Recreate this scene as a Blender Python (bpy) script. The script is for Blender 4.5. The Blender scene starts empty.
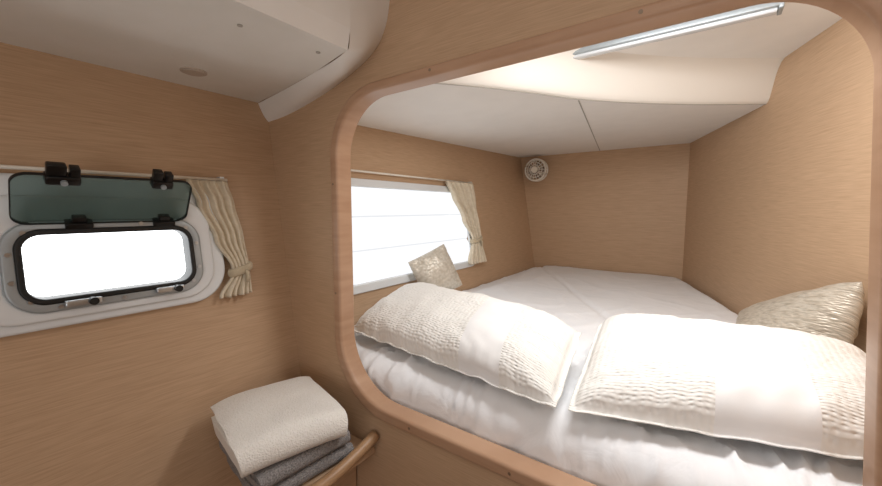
import bpy, bmesh, math, random
from mathutils import Vector, Matrix, noise
random.seed(4)
S = 0.65            # model units -> metres
FZ = -2.1           # floor height in model units (eye height = 0)
scene = bpy.context.scene
COL = scene.collection

# ---------------------------------------------------------------- materials
def lin(c):
    return tuple(((x/255.0)/12.92 if x/255.0 <= .04045 else ((x/255.0+.055)/1.055)**2.4) for x in c)+(1.0,)
def mat(name, col, rough=.5, metal=0, spec=.5, sheen=0):
    m = bpy.data.materials.new(name); m.use_nodes = True
    b = m.node_tree.nodes['Principled BSDF']
    b.inputs['Base Color'].default_value = lin(col)
    b.inputs['Roughness'].default_value = rough
    b.inputs['Metallic'].default_value = metal
    b.inputs['Specular IOR Level'].default_value = spec
    if sheen: b.inputs['Sheen Weight'].default_value = sheen
    return m
def N(m, t): return m.node_tree.nodes.new(t)
def L(m, a, b): m.node_tree.links.new(a, b)
def add_noise(m, c1, c2, scale, mscale=(1,1,1), bump=0, coord='Object', detail=3, lo=.35, hi=.65, dist=.01, distort=0):
    b = m.node_tree.nodes['Principled BSDF']
    tc = N(m,'ShaderNodeTexCoord'); mp = N(m,'ShaderNodeMapping'); mp.inputs['Scale'].default_value = mscale
    L(m, tc.outputs[coord], mp.inputs['Vector'])
    n = N(m,'ShaderNodeTexNoise'); n.inputs['Scale'].default_value = scale; n.inputs['Detail'].default_value = detail
    n.inputs['Distortion'].default_value = distort
    L(m, mp.outputs[0], n.inputs['Vector'])
    r = N(m,'ShaderNodeValToRGB'); r.color_ramp.elements[0].position = lo; r.color_ramp.elements[1].position = hi
    r.color_ramp.elements[0].color = lin(c1); r.color_ramp.elements[1].color = lin(c2)
    L(m, n.outputs['Fac'], r.inputs[0]); L(m, r.outputs[0], b.inputs['Base Color'])
    if bump:
        bp = N(m,'ShaderNodeBump'); bp.inputs['Strength'].default_value = bump; bp.inputs['Distance'].default_value = dist
        L(m, n.outputs['Fac'], bp.inputs['Height']); L(m, bp.outputs[0], b.inputs['Normal'])
    return m
M_wall = add_noise(mat('wood_veneer',(206,164,126),.5,spec=.35),(188,156,125),(205,173,141),1,(14,14,460),.03,detail=4,lo=.3,hi=.68)
M_frame = add_noise(mat('smooth_wood',(200,150,115),.36,spec=.4),(184,146,117),(194,157,128),1,(8,8,60),0,detail=4)
M_lip = add_noise(mat('pale_wood',(205,160,115),.4),(166,130,96),(186,150,114),1,(60,6,60),0)
M_floor = add_noise(mat('floor_wood',(180,150,120),.4),(130,104,82),(155,128,104),1,(60,6,60),0)
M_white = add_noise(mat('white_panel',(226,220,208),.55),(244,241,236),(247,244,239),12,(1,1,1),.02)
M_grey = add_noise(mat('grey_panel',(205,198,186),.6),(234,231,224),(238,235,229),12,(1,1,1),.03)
M_cream = mat('cream_riser',(242,237,228),.5)
M_plast = mat('white_gelcoat',(232,236,238),.25)
M_alu = mat('brushed_aluminium',(190,195,198),.3,.9)
M_alu2 = mat('satin_grey',(168,176,180),.4,.4)
M_rub = mat('black_rubber',(22,24,24),.5)
M_black = mat('black_plastic',(14,14,15),.3)
M_seam = mat('seam_grey',(176,170,160),.8)  # grey-beige tone of the panel joints and screw caps
M_fan = mat('cream_plastic',(242,235,222),.4)
M_beige = mat('beige_plastic',(196,182,168),.5)
M_dark = mat('fan_brown',(140,118,100),.6)  # brown of the fan blades and hub
M_screw = mat('screw_steel',(150,130,110),.35,.6)
def emis(name, col, s, base=(235,235,235)):
    m = bpy.data.materials.new(name); m.use_nodes = True
    b = m.node_tree.nodes['Principled BSDF']
    b.inputs['Base Color'].default_value = lin(base); b.inputs['Roughness'].default_value=.3
    b.inputs['Emission Color'].default_value = lin(col); b.inputs['Emission Strength'].default_value = s
    return m
M_pane = emis('daylit_pane',(250,253,255),4.5)  # pane glows by itself, standing in for daylight outside
M_blind = emis('daylit_blind',(250,252,255),1.0,(90,92,95))  # backlight put into the cloth as its own glow
M_blind2 = emis('dim_blind_fold',(242,245,248),.85,(90,90,90))  # same blind with a weaker glow, shading painted into the fold lines
M_lens = mat('frosted_lens',(216,219,222),.25)
def mk_green():
    m = bpy.data.materials.new('green_acrylic'); m.use_nodes=True
    nt=m.node_tree; b=nt.nodes['Principled BSDF']; out=nt.nodes['Material Output']
    b.inputs['Base Color'].default_value=lin((100,120,118)); b.inputs['Roughness'].default_value=.1
    t=N(m,'ShaderNodeBsdfTransparent'); t.inputs[0].default_value=lin((208,219,217))
    mx=N(m,'ShaderNodeMixShader'); mx.inputs[0].default_value=.2
    L(m,t.outputs[0],mx.inputs[1]); L(m,b.outputs[0],mx.inputs[2]); L(m,mx.outputs[0],out.inputs[0])
    return m
M_green = mk_green()
def cloth(name, col, col2, scale=30, bump=.3, dist=.01, detail=4, distort=0):
    return add_noise(mat(name,col,.85,spec=.2,sheen=.1),col2,col,scale,(1,1,1),bump,detail=detail,dist=dist,distort=distort)
M_sheet = cloth('white_cotton',(248,248,249),(244,245,247),7,.35,.016,4,1.4)
M_curt = cloth('cream_cloth',(228,216,194),(216,202,178),60,.15)
M_tie = cloth('cream_tie',(204,190,164),(190,175,148),60,.15)
M_terryw = cloth('white_terry',(254,251,245),(247,243,235),300,.8,.005,2)
M_terryg = cloth('grey_terry',(166,162,160),(130,126,125),300,.9,.006,2)
M_plain = cloth('plain_satin',(249,248,247),(247,246,244),14,.10,.006)
def mk_quilt(name, c1, c2, sc=(46,90,1), strength=.7, rough=.75, metal=0, dist=.012, rnd=1.0):
    m = mat(name,c1,rough,metal,spec=.3)
    b = m.node_tree.nodes['Principled BSDF']
    tc=N(m,'ShaderNodeTexCoord'); mp=N(m,'ShaderNodeMapping'); mp.inputs['Scale'].default_value=sc
    L(m,tc.outputs['UV'],mp.inputs['Vector'])
    v=N(m,'ShaderNodeTexVoronoi'); v.feature='SMOOTH_F1'; v.inputs['Scale'].default_value=1
    v.inputs['Randomness'].default_value=rnd
    L(m,mp.outputs[0],v.inputs['Vector'])
    r=N(m,'ShaderNodeValToRGB'); r.color_ramp.elements[0].color=lin(c1); r.color_ramp.elements[1].color=lin(c2)
    r.color_ramp.elements[0].position=.3; r.color_ramp.elements[1].position=.85
    L(m,v.outputs['Distance'],r.inputs[0]); L(m,r.outputs[0],b.inputs['Base Color'])
    bp=N(m,'ShaderNodeBump'); bp.inputs['Strength'].default_value=strength; bp.inputs['Distance'].default_value=dist; bp.invert=True
    L(m,v.outputs['Distance'],bp.inputs['Height']); L(m,bp.outputs[0],b.inputs['Normal'])
    return m
M_quilt = mk_quilt('puckered_cotton',(249,247,242),(238,234,226),(50,104,1),.7,dist=.007,rnd=.35)
M_cush = mk_quilt('metallic_brocade',(214,207,194),(188,179,162),(60,80,1),.4,.38,.2,dist=.006)
M_cush2 = mk_quilt('sequin_cloth',(210,200,184),(172,160,142),(70,100,1),.6,.36,.2,dist=.006)

# ---------------------------------------------------------------- builders
def obj(name, verts, faces, m, smooth=False, mi=None, uv=None):
    me = bpy.data.meshes.new(name); me.from_pydata([tuple(v) for v in verts],[],faces)
    for x in (m if isinstance(m,(list,tuple)) else [m]): me.materials.append(x)
    if mi:
        for p,i in zip(me.polygons,mi): p.material_index=i
    if uv:
        l = me.uv_layers.new(name='UVMap')
        for p in me.polygons:
            for li in p.loop_indices: l.data[li].uv = uv[me.loops[li].vertex_index]
    bm = bmesh.new(); bm.from_mesh(me); bmesh.ops.recalc_face_normals(bm,faces=bm.faces); bm.to_mesh(me); bm.free()
    if smooth:
        for p in me.polygons: p.use_smooth=True
    o = bpy.data.objects.new(name,me); COL.objects.link(o); return o
def box(name,x0,x1,y0,y1,z0,z1,m,bev=0):
    v=[(x,y,z) for x in (x0,x1) for y in (y0,y1) for z in (z0,z1)]
    f=[(0,1,3,2),(4,6,7,5),(0,4,5,1),(2,3,7,6),(0,2,6,4),(1,5,7,3)]
    o=obj(name,v,f,m)
    if bev: bevel(o,bev)
    return o
def bevel(o,w,seg=3):
    bm=bmesh.new(); bm.from_mesh(o.data)
    bmesh.ops.bevel(bm,geom=bm.edges[:],offset=w,segments=seg,affect='EDGES',profile=.5,clamp_overlap=True)
    bm.to_mesh(o.data); bm.free()
    for p in o.data.polygons: p.use_smooth=True
    wn=o.modifiers.new('wn','WEIGHTED_NORMAL')
def rrect(u0,u1,v0,v1,r,n=12,pw=1.0):
    pts=[]
    rs = r if isinstance(r,(list,tuple)) else [r]*4      # order: TR, TL, BL, BR
    cs=[(u1-rs[0],v1-rs[0],0,rs[0]),(u0+rs[1],v1-rs[1],90,rs[1]),(u0+rs[2],v0+rs[2],180,rs[2]),(u1-rs[3],v0+rs[3],270,rs[3])]
    for cx,cy,a0,rr in cs:
        for i in range(n+1):
            a=math.radians(a0+90*i/n); pts.append((cx+rr*math.cos(a),cy+rr*math.sin(a)))
    return pts
def plate(name, outer, holes, w0, w1, fn, m, bev=0, res=3):
    cu=bpy.data.curves.new(name,'CURVE'); cu.dimensions='2D'; cu.fill_mode='BOTH'
    cu.extrude=max((w1-w0)/2-bev,0.0001); cu.bevel_depth=bev; cu.bevel_resolution=res; cu.offset=-bev
    for pts in [outer]+holes:
        sp=cu.splines.new('POLY'); sp.points.add(len(pts)-1)
        for i,(a,b) in enumerate(pts): sp.points[i].co=(a,b,0,1)
        sp.use_cyclic_u=True
    t=bpy.data.objects.new('tmp',cu); COL.objects.link(t)
    bpy.context.view_layer.update()
    me=bpy.data.meshes.new_from_object(t.evaluated_get(bpy.context.evaluated_depsgraph_get()))
    bpy.data.objects.remove(t)
    c=(w0+w1)/2
    for v in me.vertices: v.co=Vector(fn(v.co.x,v.co.y,v.co.z+c))
    bm=bmesh.new(); bm.from_mesh(me); bmesh.ops.remove_doubles(bm,verts=bm.verts,dist=1e-5); bmesh.ops.recalc_face_normals(bm,faces=bm.faces); bm.to_mesh(me); bm.free()
    me.materials.clear(); me.materials.append(m)
    o=bpy.data.objects.new(name,me); COL.objects.link(o)
    if bev:
        for p in me.polygons: p.use_smooth=True
        me.set_sharp_from_angle(angle=math.radians(50))
    return o
def W(u,v,w): return (-(1.679+.158*v)+w, u, v)          # leaning hull wall: u=y, v=z, w=into the room
def YP(u,v,w): return (u,w,v)                            # planes perpendicular to y
def cyl(name,p0,p1,r,m,seg=20,r2=None,caps=True):
    p0=Vector(p0);p1=Vector(p1);d=(p1-p0).normalized()
    a=d.orthogonal().normalized();b=d.cross(a); r2=r if r2 is None else r2
    v=[];f=[]
    for p,rr in ((p0,r),(p1,r2)):
        for i in range(seg):
            t=2*math.pi*i/seg; v.append(p+(a*math.cos(t)+b*math.sin(t))*rr)
    for i in range(seg):
        j=(i+1)%seg; f.append((i,j,seg+j,seg+i))
    if caps: f+= [tuple(range(seg)),tuple(range(seg,2*seg))]
    o=obj(name,v,f,m,True); o.data.set_sharp_from_angle(angle=math.radians(50)); return o
def tube(name,pts,r,m,seg=10,closed=False,sq=1):
    pts=[Vector(p) for p in pts]; n=len(pts); v=[];f=[]
    for i,p in enumerate(pts):
        if closed: d=pts[(i+1)%n]-pts[i-1]
        else: d=pts[min(i+1,n-1)]-pts[max(i-1,0)]
        d.normalize(); up=Vector((0,0,1)) if abs(d.z)<.95 else Vector((1,0,0))
        a=d.cross(up).normalized(); b=a.cross(d)
        for k in range(seg):
            t=2*math.pi*k/seg; v.append(p+(a*math.cos(t)+b*math.sin(t)*sq)*r)
    for i in range(n if closed else n-1):
        j=(i+1)%n
        for k in range(seg):
            l=(k+1)%seg; f.append((i*seg+k,i*seg+l,j*seg+l,j*seg+k))
    if not closed: f+=[tuple(range(seg)),tuple(range((n-1)*seg,n*seg))]
    return obj(name,v,f,m,True)
def join(name,objs):
    bm=bmesh.new(); mats=[]
    me=bpy.data.meshes.new(name)
    for o in objs:
        base=len(bm.faces); bm.from_mesh(o.data); bm.faces.ensure_lookup_table()
        idx=[]
        for m in o.data.materials:
            if m not in mats: mats.append(m)
            idx.append(mats.index(m))
        for f in bm.faces[base:]: f.material_index=idx[min(f.material_index,len(idx)-1)]
    bm.to_mesh(me); bm.free()
    for m in mats: me.materials.append(m)
    for o in objs: bpy.data.objects.remove(o)
    o=bpy.data.objects.new(name,me); COL.objects.link(o); return o
def rebase(o,base):
    o.data.transform(Matrix.Translation(-Vector(base))); o.location=Vector(base)
def single(o,label,cat,base=None):
    if base is None:
        xs=[v.co for v in o.data.vertices]; mn=[min(c[i] for c in xs) for i in range(3)]; mx=[max(c[i] for c in xs) for i in range(3)]
        base=((mn[0]+mx[0])/2,(mn[1]+mx[1])/2,mn[2])
    rebase(o,base); o['label']=label; o['category']=cat; return o
def thing(name,label,cat,base,parts):
    e=bpy.data.objects.new(name,None); e.empty_display_size=.1; COL.objects.link(e); e.location=Vector(base)
    e['label']=label; e['category']=cat
    for p in parts: attach(p,e,base)
    return e
def attach(p,e,base):
    if p.type=='MESH': p.data.transform(Matrix.Translation(-Vector(base)))
    p.parent=e; p.location=(0,0,0)
def struct(o): o['kind']='structure'; return o

# ---------------------------------------------------------------- room shell
hatch_hole = rrect(.115,.615,-.305,-.04,.075)
alc_hole   = rrect(1.2,2.66,-.43,.13,.05)
wall_l = struct(plate('wall_left',[(-1.6,FZ),(4.12,FZ),(4.12,.97),(-1.6,.97)],[hatch_hole,alc_hole],-.06,0,W,M_wall))
def splay(pts):   # the side nearest the doorway spreads slightly towards the bottom
    return [(u+.055*(.2-v)*min(1,max(0,(u+.45)/.55))*(1 if v<.2 else 0),v) for u,v in pts]
opening = splay(rrect(-1.222,.234,-.775,.425,[.19,.22,.26,.20],16))
part = struct(plate('wall_partition',[(-1.9,.97),(-1.346,FZ),(1.5,FZ),(1.5,.97)],[splay(rrect(-1.236,.248,-.79,.44,[.20,.23,.27,.21],16))],1.0,1.04,YP,M_wall))
trim = struct(plate('trim_1',splay(rrect(-1.268,.284,-.824,.460,[.225,.255,.295,.24],20)),[opening],.978,1.058,YP,M_frame,.012,5))
for (x,z) in [(-1.247,.10),(-1.247,-.35),(-.85,-.800),(-.45,-.800),(-.75,.443),(-.15,.443),(.263,.0)]:
    o=cyl('screw',(x,.979,z),(x,.977,z),.005,M_screw,12); o.parent=trim
back = struct(box('wall_back',-1.95,.0,4.0,4.06,FZ,.97,M_wall))
def RW(y): return 1.11-.32*y
struct(obj('wall_right',[(RW(1.04),1.04,FZ),(RW(4.0),4.0,FZ),(RW(4.0),4.0,.97),(RW(1.04),1.04,.97),
     (RW(1.04)+.06,1.04,FZ),(RW(4.0)+.06,4.0,FZ),(RW(4.0)+.06,4.0,.97),(RW(1.04)+.06,1.04,.97)],
     [(0,1,2,3),(4,5,6,7),(0,1,5,4),(3,2,6,7),(0,3,7,4),(1,2,6,5)],M_wall))
struct(box('wall_cabin_side',1.44,1.5,-1.6,1.0,FZ,.97,M_wall))
struct(box('wall_rear',-1.9,1.5,-1.66,-1.6,FZ,.97,M_wall))
struct(box('floor',-1.95,1.5,-1.66,4.06,FZ-.06,FZ,M_floor))
struct(box('ceiling',-1.95,1.5,-1.66,1.04,.95,1.0,M_white))
struct(box('ceiling_berth',-1.95,1.0,1.04,4.06,.77,.82,M_white))

def catmull(P,n=6):
    P=[Vector(p) for p in P]; out=[]
    for i in range(len(P)-1):
        a=P[max(i-1,0)];b=P[i];c=P[i+1];d=P[min(i+2,len(P)-1)]
        for k in range(n):
            t=k/n
            out.append(.5*((2*b)+(c-a)*t+(2*a-5*b+4*c-d)*t*t+(3*b-a-3*c+d)*t**3))
    out.append(P[-1]); return out
# lower berth ceiling with its curved step
def zlow(x,y):
    return .58-.075*min(max((4-y)/2.45,0),1)*min(max((-.75-x)/1.0,0),1)
curve=catmull([(-1.25,1.05,0),(-.94,1.5,0),(-.60,2.06,0),(-.2,2.47,0),(.26,2.80,0)],8)
verts=[];faces=[]
nc=len(curve); NI=14
for i,c in enumerate(curve):
    t=i/(nc-1)
    tot=2.95+1.61
    s=t*tot
    if s<2.95: e=Vector((-1.785,1.05+s,0))
    else: e=Vector((-1.785+(s-2.95),4.0,0))
    for k in range(NI+1):
        p=c.lerp(e,k/NI); verts.append((p.x,p.y,zlow(p.x,p.y)))
for i in range(nc-1):
    for k in range(NI):
        a=i*(NI+1)+k; faces.append((a,a+1,a+NI+2,a+NI+1))
b0=len(verts); verts+= [(.26,2.80,zlow(.2,2.8)),(-.175,4.0,.58),(.27,2.80,.58),(-.1,4.0,.58)]
faces.append((b0,b0+1,b0+3,b0+2))
struct(obj('ceiling_low',verts,faces,M_white,True))
# rounded riser up to the higher ceiling
verts=[];faces=[]
prof=[(0,0),(-.004,.0),(-.012,.003),(-.022,.011),(-.034,.028),(-.046,.053),(-.058,.082),(-.070,.112),(-.083,.140),(-.10,.166),(-.122,.187),(-.15,.2)]
for i,c in enumerate(curve):
    d=(curve[min(i+1,nc-1)]-curve[max(i-1,0)]).normalized(); nrm=Vector((-d.y,d.x,0))
    z0=zlow(c.x,c.y)
    for (o_,h) in prof:
        p=c+nrm*o_; verts.append((p.x,p.y,z0+h/.2*(.7705-z0)))
for i in range(nc-1):
    for k in range(len(prof)-1):
        a=i*len(prof)+k; faces.append((a,a+1,a+len(prof)+1,a+len(prof)))
struct(obj('trim_2',verts,faces,M_cream,True))
seam=box('trim_3',-.003,.003,0,1,0,.002,M_seam)
for v in seam.data.vertices:
    t=v.co.y; x=-.6+(-.92+.6)*t+v.co.x; y=2.09+(3.99-2.09)*t; v.co=(x,y,zlow(x,y)-.001-v.co.z)
struct(seam)
cs=tube('trim_5',[(c.x,c.y,zlow(c.x,c.y)-.0005) for c in curve],.003,M_seam,6); struct(cs)

# cabin soffit
sof=[(-1.80,-1.6),(-.955,-1.6),(-.955,.82),(-1.2,.875),(-1.5,.925),(-1.80,.965)]
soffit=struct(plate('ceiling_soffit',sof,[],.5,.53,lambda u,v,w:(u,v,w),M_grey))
struct(obj('ceiling_fascia',[(-.955,-1.6,.5),(-.955,.82,.5),(-.94,.82,.56),(-.94,-1.6,.56),(-.925,.82,.95),(-.925,-1.6,.95)],[(0,1,2,3),(3,2,4,5)],M_white))
A=catmull([(-1.80,.965,.497),(-1.5,.925,.499),(-1.2,.875,.5),(-.985,.828,.5),(-.945,.82,.53),(-.935,.82,.70),(-.925,.82,.95)],8)
B=catmull([(-1.80,1,.415),(-1.6,1,.425),(-1.40,1,.455),(-1.214,1,.497),(-1.05,1,.555),(-.975,1,.62),(-.94,1,.73),(-.925,1,.95)],7)
B=[B[round(i*(len(B)-1)/(len(A)-1))] for i in range(len(A))]
verts=[];faces=[];K=6
for a,b in zip(A,B):
    for k in range(K+1):
        t=k/K; p=a.lerp(b,t); p.z-= .012*math.sin(math.pi*t)*(1 if a.x<-1 else .3); verts.append(p)
for i in range(len(A)-1):
    for k in range(K):
        q=i*(K+1)+k; faces.append((q,q+1,q+K+2,q+K+1))
struct(obj('trim_4',verts,faces,M_white,True))
for i,(x,y) in enumerate([(-1.043,.774),(-1.067,.541),(-1.09,.30)]):
    o=cyl('screw_cap',(x,y,.5),(x,y,.497),.007,M_seam,14); o.parent=soffit
ring=cyl('rim',(-1.55,.61,.5),(-1.55,.61,.495),.042,M_beige,28)
disc=cyl('lens',(-1.55,.61,.495),(-1.55,.61,.492),.034,M_beige,28)
thing('ceiling_spot','small round grey-beige recessed ceiling spot in the white panel','ceiling light',(-1.55,.61,.5),[ring,disc])

# ---------------------------------------------------------------- hatch window
fr=plate('surround',rrect(-.03,.712,-.362,.105,.13,14),[rrect(.115,.615,-.305,-.04,.08)],-.02,.03,W,M_plast,.012,4)
fr2=plate('raised_rim',rrect(.03,.665,-.335,.04,.11,14),[rrect(.115,.615,-.305,-.04,.08)],.025,.045,W,M_plast,.01,4)
al=plate('clamp_ring',rrect(.112,.62,-.308,-.036,.082,14),[rrect(.142,.59,-.28,-.064,.058)],-.03,.056,W,M_alu2,.006,3)
gk=plate('gasket',rrect(.138,.594,-.284,-.06,.06,14),[rrect(.155,.578,-.267,-.078,.043)],-.03,.062,W,M_rub,.005,3)
pn=plate('pane',rrect(.14,.59,-.28,-.064,.05,10),[],-.01,.0,W,M_pane)
e=thing('window_1','white moulded cabin porthole with grey clamp ring and black gasket','window',(-1.63,.365,-.36),[fr,fr2,al,gk,pn]); e['kind']='structure'
base=Vector((-1.63,.365,-.36))
for (u,v) in [(.127,-.13),(.127,-.21),(.605,-.13),(.605,-.22),(.30,-.05),(.44,-.05),(.22,-.294),(.37,-.294),(.50,-.294),(.16,-.07),(.575,-.07),(.16,-.27),(.58,-.27)]:
    s=cyl('screw',W(u,v,.05),W(u,v,.06),.0065,M_alu,10); attach(s,e,base)
for u in (.27,.50):
    a=box('l',-.5,.5,-.5,.5,-.5,.5,M_alu,.1)
    for v in a.data.vertices: v.co=Vector(W(u+v.co.x*.085,-.287+v.co.z*.018,.066+v.co.y*.02))
    b=cyl('l',W(u+.02,-.287,.06),W(u+.02,-.287,.09),.012,M_rub,14)
    l=join('latch',[a,b]); attach(l,e,base); l['label']='silver toggle latch with black knob'
def F(u,v,w):  # v 0..1 along flap, from hinge upward and into the room
    y=u; z=-.042+.14*v; off=.055+.105*v
    return (-(1.679+.158*z)+off+w*.8, y, z-w*.6)
rr=rrect(.14,.578,0,.19,.035,10)
pane=plate('tinted_pane',rr,[],-.005,.005,lambda u,v,w:F(u,v/.19,w),M_green,.002,2)
rim=plate('pane_edge',rrect(.1385,.5795,-.0015,.1915,.0355,10),[rrect(.141,.577,.001,.189,.034,10)],-.006,.006,lambda u,v,w:F(u,v/.19,w),M_rub,.0006,1)
fp=[pane,rim]
def blk(u0,u1,v0,v1,w0,w1,m,nm):
    o=box(nm,-.5,.5,-.5,.5,-.5,.5,m,.12)
    for v in o.data.vertices:
        o_=v.co; v.co=Vector(F((u0+u1)/2+o_.x*(u1-u0),(v0+v1)/2+o_.z*(v1-v0),(w0+w1)/2+o_.y*(w1-w0)))
    return o
for (a,b) in ((.205,.28),(.455,.515)):
    k1=blk(a,b,.86,1.02,-.016,.02,M_black,'k'); k2=blk(a+.003,b-.030,.98,1.22,-.012,.012,M_black,'k'); k3=blk(b-.024,b-.001,.98,1.18,-.014,.014,M_black,'k')
    c=cyl('k',F((a+b)/2,.93,.018),F((a+b)/2,.93,.028),.008,M_alu2,14)
    fp.append(join('catch',[k1,k2,k3,c]))
for (a,b) in ((.25,.315),(.475,.54)):
    k1=blk(a,b,-.12,.04,-.012,.02,M_black,'k'); k2=blk(a+.016,b-.016,.02,.14,-.010,.012,M_black,'k')
    fp.append(join('hinge',[k1,k2]))
thing('hatch_flap','dark green tinted acrylic hatch flap opened above the porthole','window flap',W(.36,-.04,.05),fp)

# ---------------------------------------------------------------- curtains
def curtain(name,label,rows,tie_z,folds,w0):
    nr=60;ncol=folds*10; V_=[];F_=[]
    zs=[r[0] for r in rows]
    def interp(z):
        for i in range(len(rows)-1):
            a,b=rows[i],rows[i+1]
            if a[0]>=z>=b[0]:
                t=(a[0]-z)/(a[0]-b[0]); t=t*t*(3-2*t)
                return [a[k]+(b[k]-a[k])*t for k in range(4)]
        return rows[-1]
    for i in range(nr+1):
        z=zs[0]+(zs[-1]-zs[0])*i/nr; r=interp(z)
        for j in range(ncol+1):
            t=j/ncol
            ph=t*folds*2*math.pi+.5*noise.noise(Vector((t*3,z*5,1)))
            y=r[1]+(r[2]-r[1])*t+.12*(r[2]-r[1])/folds*math.sin(ph*1.0+1)
            w=w0+r[3]*math.sin(ph)+.006*noise.noise(Vector((t*8,z*7,3)))+ r[3]*.35*math.sin(ph*.5+z*9)
            V_.append(W(y,z,w))
    for i in range(nr):
        for j in range(ncol):
            a=i*(ncol+1)+j; F_.append((a,a+1,a+ncol+2,a+ncol+1))
    c=obj('drape',V_,F_,M_curt,True); sm=c.modifiers.new('s','SOLIDIFY'); sm.thickness=.004
    r=interp(tie_z)
    pts=[]
    ym=(r[1]+r[2])/2; hw=(r[2]-r[1])/2+.008
    for k in range(20):
        a=2*math.pi*k/20; pts.append(W(ym+hw*math.cos(a),tie_z+.012*math.cos(a),w0+(r[3]*1.3+.012)*math.sin(a)))
    t=tube('tieback',pts,.009,M_tie,8,True,2.0)
    knot=tube('tassel',[W(ym+hw*.2,tie_z,w0+r[3]+.02),W(ym+hw*.3,tie_z-.02,w0+r[3]+.024),W(ym+hw*.25,tie_z-.05,w0+r[3]+.02)],.008,M_tie,8)
    thing(name,label,'curtain',W(ym,zs[-1],w0),[c,t,knot])
curtain('curtain','short cream pleated curtain tied back beside the porthole',
 [(.115,.602,.756,.010),(.02,.63,.774,.011),(-.12,.68,.794,.011),(-.245,.732,.802,.009),(-.265,.732,.802,.009),(-.36,.67,.802,.014)],-.255,5,.035)
curtain('curtain','cream pleated curtain tied back at the berth window',
 [(.215,2.36,2.76,.024),(.10,2.42,2.77,.024),(-.08,2.54,2.78,.022),(-.245,2.65,2.78,.016),(-.27,2.65,2.78,.016),(-.45,2.56,2.82,.026)],-.258,6,.05)
def rail(name,y0,y1,z,label):
    r=tube('rod',[W(y0,z,.03),W(y1,z,.03)],.006,M_fan,8)
    b=[join('bracket',[box('b',W(y,z,0)[0],W(y,z,.032)[0],y-.008,y+.008,z-.012,z+.012,M_plast)]) for y in (y0+.02,y1-.02)]
    thing(name,label,'curtain rail',W((y0+y1)/2,z-.01,0),[r]+b)
rail('curtain_rail',-.1,.76,.122,'thin white curtain rail above the porthole')
rail('curtain_rail',1.15,2.80,.222,'thin white curtain rail above the berth window')

# berth window
fr=plate('frame',rrect(1.15,2.71,-.48,.18,.06),[rrect(1.2,2.66,-.43,.13,.04)],-.03,.02,W,M_plast,.008,3)
V_=[];F_=[]
nz=60
zs=[-.45+.60*i/nz for i in range(nz+1)]
for z in zs:
    s=((z+.45)/.2)%1.0
    w=-.012+.016*(1-abs(2*s-1)**4) 
    V_+= [W(1.17,z,w),W(2.69,z,w)]
mi=[]
for i in range(nz):
    F_.append((2*i,2*i+1,2*i+3,2*i+2)); s=((zs[i]+.005+.45)/.2)%1.0; mi.append(1 if s<.06 and i>2 else 0)
bl=obj('blind',V_,F_,[M_blind,M_blind2],True,mi)
e=thing('window_2','white framed berth window with bright daylit fabric blind','window',W(1.95,-.48,0),[fr,bl]); e['kind']='structure'

# ---------------------------------------------------------------- fan on the back wall
fc=Vector((-1.53,3.84,.415)); R_=.112
ringp=lambda r,y:[(fc.x+r*math.cos(2*math.pi*k/40),fc.y+y,fc.z+r*math.sin(2*math.pi*k/40)) for k in range(40)]
cage=[tube('c',ringp(R_,0),.010,M_fan,8,True),tube('c',ringp(R_,.06),.009,M_fan,8,True),tube('c',ringp(R_*.72,-.018),.004,M_fan,6,True),tube('c',ringp(R_*.46,-.024),.004,M_fan,6,True)]
for k in range(18):
    a=2*math.pi*k/18; c,s=math.cos(a),math.sin(a)
    cage.append(tube('c',[(fc.x+.03*c,fc.y-.026,fc.z+.03*s),(fc.x+.07*c,fc.y-.022,fc.z+.07*s),(fc.x+R_*c,fc.y,fc.z+R_*s),(fc.x+R_*c,fc.y+.06,fc.z+R_*s),(fc.x+.05*c,fc.y+.085,fc.z+.05*s)],.003,M_fan,6))
cage.append(cyl('c',(fc.x,fc.y-.034,fc.z),(fc.x,fc.y-.02,fc.z),.034,M_fan,24))
cage=join('cage',cage)
blades=[cyl('b',(fc.x,fc.y,fc.z),(fc.x,fc.y+.04,fc.z),.028,M_dark,20)]
for k in range(5):
    a0=2*math.pi*k/5; V_=[];
    for r_ in (.02,.055,.092):
        for da,dy in ((-.35,.008),(0,.02),(.35,.032)):
            a=a0+da; V_.append((fc.x+r_*math.cos(a),fc.y+dy,fc.z+r_*math.sin(a)))
    b=obj('b',V_,[(0,1,4,3),(1,2,5,4),(3,4,7,6),(4,5,8,7)],M_dark,True); blades.append(b)
blades=join('blades',blades)
mount=join('mount',[cyl('m',(fc.x,fc.y+.05,fc.z),(fc.x,3.985,fc.z),.035,M_fan),cyl('m',(fc.x,3.98,fc.z-.02),(fc.x,4.0,fc.z-.02),.055,M_fan,28)])
thing('wall_fan','small round cream caged fan on the veneer end wall','fan',(fc.x,4.0,fc.z),[cage,blades,mount])

# ---------------------------------------------------------------- tube light
yl=1.93
hs=plate('housing',rrect(yl-.036,yl+.036,.746,.77,.005,4),[],-.64,.175,lambda u,v,w:(w,u,v),M_alu2,.002,2)
ln=plate('lens',rrect(yl-.020,yl+.020,.734,.755,.008,6),[],-.63,.165,lambda u,v,w:(w,u,v),M_lens,.002,2)
ec=[plate('end_cap',rrect(yl-.037,yl+.037,.737,.77,.006,4),[],a,b,lambda u,v,w:(w,u,v),M_alu2,.002,2) for a,b in ((-.648,-.634),(.168,.182))]
thing('strip_light','long slim grey strip light fitting on the berth ceiling','light',(-.22,yl,.77),[hs,ln]+ec)

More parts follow.
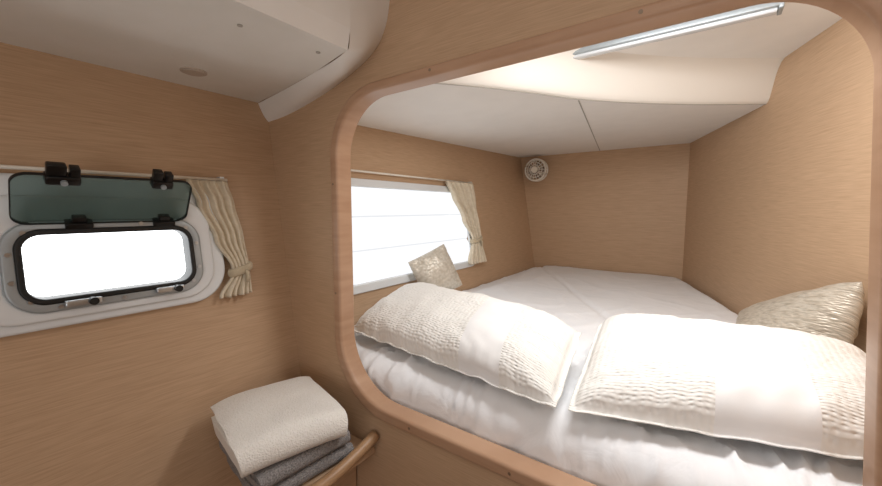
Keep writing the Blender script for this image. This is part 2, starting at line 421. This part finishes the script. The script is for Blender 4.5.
# ---------------------------------------------------------------- bed
def bump_noise(x,y,sc,amp,seed=0,oct=3):
    return amp*noise.fractal(Vector((x*sc,y*sc,seed)),.8,2.0,oct)
def ridge(x,y,seed):   # soft cloth creases
    a=noise.noise(Vector((x*3.0,y*3.0,seed)))*1.5
    v=noise.noise(Vector((x*4.5+a,y*4.5-a,seed+5)))
    return max(0,1-abs(v)*5.5)**1.6
ZB=-.655
def left_x(z): return -(1.679+.158*z)+.012
NX,NY=200,150
prof=[(1.072,-1.0),(1.070,-.92),(1.068,-.86),(1.068,-.82),(1.068,-.79),(1.069,-.76),(1.072,-.735),(1.082,-.705),(1.105,-.68),(1.14,-.662),(1.18,-.656)]
rows=prof+[(1.18+(3.985-1.18)*(i/(NY)),ZB) for i in range(1,NY+1)]
V_=[];F_=[]
for j,(y,z) in enumerate(rows):
    for i in range(NX+1):
        t=i/NX; x0=left_x(z); x1=RW(y)-.012; x=x0+(x1-x0)*t
        fr_=max(.3,min(1,1-(y-1.2)/.6))
        w=bump_noise(x,y,3.2,.007,1)+.020*fr_*ridge(x*1.4,(y-z)*.9,2)+.011*fr_*ridge(x*2.6,(y-z)*1.4,8)
        if z<-.66: V_.append((x,y+.006-max(-.008,min(.012,w*.6)),z+w*.4))
        else: V_.append((x,y,z+w))
for j in range(len(rows)-1):
    for i in range(NX):
        a=j*(NX+1)+i; F_.append((a,a+1,a+NX+2,a+NX+1))
mt=obj('mattress',V_,F_,M_sheet,True)
bs=obj('bed_base',[(-1.33,1.10,FZ),(RW(1.10)-.02,1.10,FZ),(RW(3.97)-.02,3.97,FZ),(-1.33,3.97,FZ),(-1.50,1.10,-.98),(RW(1.10)-.02,1.10,-.98),(RW(3.97)-.02,3.97,-.98),(-1.50,3.97,-.98)],
 [(0,1,2,3),(4,5,6,7),(0,1,5,4),(1,2,6,5),(2,3,7,6),(3,0,4,7)],M_wall)
V_=[];F_=[];A_=120;B_=120
for j in range(B_+1):
    t=j/B_; 
    for i in range(A_+1):
        s=i/A_
        y=1.62+.10*math.sin(s*5)+t*(3.975-1.62-.10*math.sin(s*5))
        x0=left_x(-.64)+.10-.03*math.sin(t*9); x1=RW(y)-.02
        x=x0+(x1-x0)*s
        ed=min(1,(min(s,1-s)/.05)) ; et=min(1,t/.05)
        h=(1-(1-ed)**2)**.5*(1-(1-et)**2)**.5
        dx=-1.38+.84*((3.78-y)/1.38); cr=math.exp(-((x-dx)/.025)**2)*(1 if y>2.2 else max(0,(y-1.9)/.3))
        z=ZB-.004+.040*h+bump_noise(x,y,1.6,.008,5,2)*h+.006*ridge(x*.5,y*.5,7)*h-.014*cr
        V_.append((x,y,z))
for j in range(B_):
    for i in range(A_):
        a=j*(A_+1)+i; F_.append((a,a+1,a+A_+2,a+A_+1))
dv=obj('duvet',V_,F_,M_sheet,True)
thing('bed','double berth bed with rumpled white cotton bedding','bed',(-.4,2.5,FZ),[bs,mt,dv])

# ---------------------------------------------------------------- pillows / cushions
def pillow(name,label,cat,c,T,mats,band=None,wr=.012,seed=0,p=3.0,q=.5,bow=.02,group=None,bot=None,n=(96,70),fl=0.0,skew=0,rc=0):
    c=[Vector(v) for v in c]  # near-left, near-right, far-right, far-left
    nrm=((c[1]-c[0]).cross(c[3]-c[0])+(c[3]-c[2]).cross(c[1]-c[2])).normalized()
    lu=(c[1]-c[0]).length; lv=(c[3]-c[0]).length
    NU,NV=n; V_=[];F_=[];mi=[];uv=[]
    def pt(s,t,side):
        su=s*(1-bow*(1-t*t)); tv=t*(1-bow*(1-s*s))
        k_=1-rc*(abs(s)*abs(t))**3; su*=k_; tv*=k_
        a=(su+1)/2;b=(tv+1)/2
        m=c[0].lerp(c[1],a).lerp(c[3].lerp(c[2],a),b)
        fs=1-fl/(lu/2); ft=1-fl/(lv/2)
        ss=min(1,abs(s)/fs); tt=min(1,abs(t)/ft)
        h=(max(0,1-ss**p)*max(0,1-tt**p))**q
        h*=1-skew*t
        th=T if side>0 else (bot if bot is not None else T)
        edge_s=max(ss,tt)
        k=bump_noise(s*lu*1.6,t*lv*1.6,2.0,wr,seed+side,2)*min(1,h*2)
        k+=wr*.6*math.sin((s*lu*34+noise.noise(Vector((s*3,t*3,seed)))*5))*max(h,0)**.5*(1-min(h,1))*(1 if abs(t)>.5 else .3)
        k+=wr*.6*math.sin((t*lv*30+noise.noise(Vector((s*3,t*3,seed+9)))*5))*max(h,0)**.5*(1-min(h,1))*(1 if abs(s)>.6 else .3)
        if fl:    # loose flange: ripples up and down together
            r_=max(0,(edge_s-.86)/.14)
            k+=.010*r_*noise.noise(Vector((s*lu*7,t*lv*7,seed)))
            thin=.0025
        else: thin=0
        return m+nrm*(side*(h*th+thin)+k)
    idx={}
    for side in (1,-1):
        for j in range(NV+1):
            for i in range(NU+1):
                s=-math.cos(math.pi*i/NU)*.6+(2*i/NU-1)*.4; t=-math.cos(math.pi*j/NV)*.6+(2*j/NV-1)*.4
                edge=i in(0,NU) or j in (0,NV)
                if edge and side<0: idx[(side,i,j)]=idx[(1,i,j)]; continue
                idx[(side,i,j)]=len(V_); V_.append(pt(s,t,side)); uv.append(((s+1)/2*lu,(t+1)/2*lv))
        for j in range(NV):
            for i in range(NU):
                F_.append((idx[(side,i,j)],idx[(side,i+1,j)],idx[(side,i+1,j+1)],idx[(side,i,j+1)]))
                f=(i+.5)/NU
                mi.append(1 if band and band[0]<f<band[1] else 0)
    o=obj(name,V_,F_,mats,True,mi,uv)
    single(o,label,cat)
    if group: o['group']=group
    return o
pillow('pillow','plump cream puckered cotton pillow by the berth window','pillow',
  [(-1.43,1.19,-.600),(-.335,1.075,-.610),(-.385,1.53,-.50),(-1.53,1.75,-.50)],.130,[M_quilt,M_plain],(.60,.74),.012,3,bot=.03,group='pillows at the head of the berth',fl=.016,skew=-.06,p=3.4,q=.44,rc=.02)
pillow('pillow','plump cream puckered cotton pillow with smooth satin band','pillow',
  [(-.325,1.09,-.608),(.50,1.30,-.598),(.47,1.80,-.50),(-.375,1.72,-.50)],.130,[M_quilt,M_plain],(.46,.66),.012,11,bot=.03,group='pillows at the head of the berth',fl=.016,skew=-.06,p=3.4,q=.44,rc=.02)
pillow('cushion','silvery beige brocade cushion propped against the window wall','cushion',
  [(-1.46,1.87,-.62),(-1.34,2.12,-.52),(-1.46,2.06,-.23),(-1.56,1.79,-.34)],.07,[M_cush],None,.010,21,bow=.05,q=.55,p=2.4,rc=.03)
pillow('cushion','slumped grey-beige sequinned cushion against the veneer side wall','cushion',
  [(.12,2.02,-.575),(.42,1.88,-.52),(.455,1.89,-.24),(.17,2.50,-.555)],.08,[M_cush2],None,.009,31,bow=.0,p=2.6,rc=.05)

# ---------------------------------------------------------------- corner shelf and towels
xl=-1.53
top=box('top',xl,-1.045,.68,.995,-.985,-.955,M_wall,.006)
body=box('body',xl+.0,-1.16,.78,.995,-1.30,-.985,M_wall,.006)
for o_ in (top,body):
    for v in o_.data.vertices:
        if v.co.x<-1.4: v.co.x=-(1.679+.158*v.co.z)+.004
lip=tube('rounded_edge',catmull([(-1.06,.68,-.965),(-1.04,.72,-.955),(-1.032,.80,-.94),(-1.032,.90,-.92),(-1.036,.985,-.90)],6),.022,M_lip,12)
thing('corner_shelf','small veneer corner shelf with rounded pale wood edge','shelf',(-1.25,.8,-1.30),[top,body,lip])
def towel(label,quad,z0,layers,h,m,seed,group=None,soft=1.0):
    path=[]; r=h/2
    for l in range(layers):
        z=z0+h*.5+l*h
        xs=[.03+.94*k/20 for k in range(21)]
        if l%2: xs=xs[::-1]
        path+=[(x,z) for x in xs]
        if l<layers-1:
            sx=1 if l%2==0 else -1; cx=.97 if l%2==0 else .03
            for k in range(1,7):
                a=-math.pi/2+math.pi*k/7
                path.append((cx+sx*r*1.6*math.cos(a),z+r+r*math.sin(a)))
    q=[Vector((a[0],a[1],0)) for a in quad]; WN=44; V_=[];F_=[]
    for i,(a,z) in enumerate(path):
        up=(z-z0)/(h*layers)
        for j in range(WN+1):
            b=j/WN
            p=q[0].lerp(q[1],a).lerp(q[3].lerp(q[2],a),b)
            zz=z+soft*(bump_noise(p.x,p.y,3,.008,seed,2)*1.6 - .022*((abs(2*b-1))**4) -.012*abs(2*a-1)**5+ .005*noise.noise(Vector((a*5,b*5,z*6+seed))))*up
            V_.append((p.x+.008*noise.noise(Vector((a*3,z*14,seed))),p.y+.010*noise.noise(Vector((b*2+a*3,z*16,seed+4))),zz))
    for i in range(len(path)-1):
        for j in range(WN):
            a=i*(WN+1)+j; F_.append((a,a+1,a+WN+2,a+WN+1))
    o=obj('folded_towel',V_,F_,m,True)
    sm=o.modifiers.new('s','SOLIDIFY'); sm.thickness=h*.95; sm.offset=0
    bv=o.modifiers.new('b','BEVEL'); bv.width=h*.44; bv.segments=5; bv.limit_method='ANGLE'; bv.angle_limit=math.radians(60)
    single(o,label,'towel',((quad[0][0]+quad[2][0])/2,(quad[0][1]+quad[2][1])/2,z0))
    if group: o['group']=group
towel('folded dark grey terry towel on the corner shelf',[(-1.44,.60),(-1.10,.545),(-1.075,.90),(-1.42,.93)],-.948,2,.028,M_terryg,3,'stacked towels',.4)
towel('folded grey terry towel under the white towel',[(-1.45,.58),(-1.09,.545),(-1.065,.88),(-1.43,.92)],-.885,2,.028,M_terryg,8,'stacked towels',.4)
towel('thick folded white terry towel on top of the grey towels',[(-1.475,.575),(-1.13,.505),(-1.04,.84),(-1.40,.93)],-.820,2,.057,M_terryw,12,'stacked towels',1.1)

# ---------------------------------------------------------------- lights
def area(name,loc,rot,sx,sy,power,col=(1,1,1)):
    l=bpy.data.lights.new(name,'AREA'); l.shape='RECTANGLE'; l.size=sx; l.size_y=sy; l.energy=power; l.color=col
    o=bpy.data.objects.new(name,l); COL.objects.link(o); o.location=loc; o.rotation_euler=rot; return o
area('cabin_fill',(.35,-.35,.93),(0,0,0),1.3,1.3,2.7,(.97,.985,1))  # added overhead fill for the cabin, no fitting modelled here
area('rear_fill',(.2,-1.5,-.1),(math.radians(122),0,math.radians(4)),2.0,1.5,8.6,(.97,.985,1))  # added fill behind the camera, lifts the ceiling and partition
area('berth_fill',(-.12,1.32,.70),(math.radians(24),0,0),.75,.42,7.6,(.98,.99,1))  # added unseen fill above the opening, brightens bed and end wall
w=bpy.data.worlds.new('world'); scene.world=w; w.use_nodes=True
w.node_tree.nodes['Background'].inputs[0].default_value=(.9,.95,1,1); w.node_tree.nodes['Background'].inputs[1].default_value=1.0

# ---------------------------------------------------------------- camera
cd=bpy.data.cameras.new('camera'); cd.sensor_width=36; cd.lens=371/882*36; cd.clip_start=.01
cam=bpy.data.objects.new('camera',cd); COL.objects.link(cam)
cam.rotation_euler=(math.radians(90-5.24),0,math.radians(35.8)); scene.camera=cam

# ---------------------------------------------------------------- to metres, floor at z=0
done=set()
for o in bpy.data.objects:
    if o.type=='MESH' and o.data.name not in done:
        done.add(o.data.name); o.data.transform(Matrix.Scale(S,4))
    if o.parent is None:
        o.location=(o.location.x*S,o.location.y*S,(o.location.z-FZ)*S)
    else: o.location=o.location*S
    for md in o.modifiers:
        if md.type=='SOLIDIFY': md.thickness*=S
        if md.type=='BEVEL': md.width*=S
    if o.type=='LIGHT': o.data.size*=S; o.data.size_y*=S
scene.view_settings.view_transform='Standard'
scene.view_settings.look='None'
scene.view_settings.exposure=0
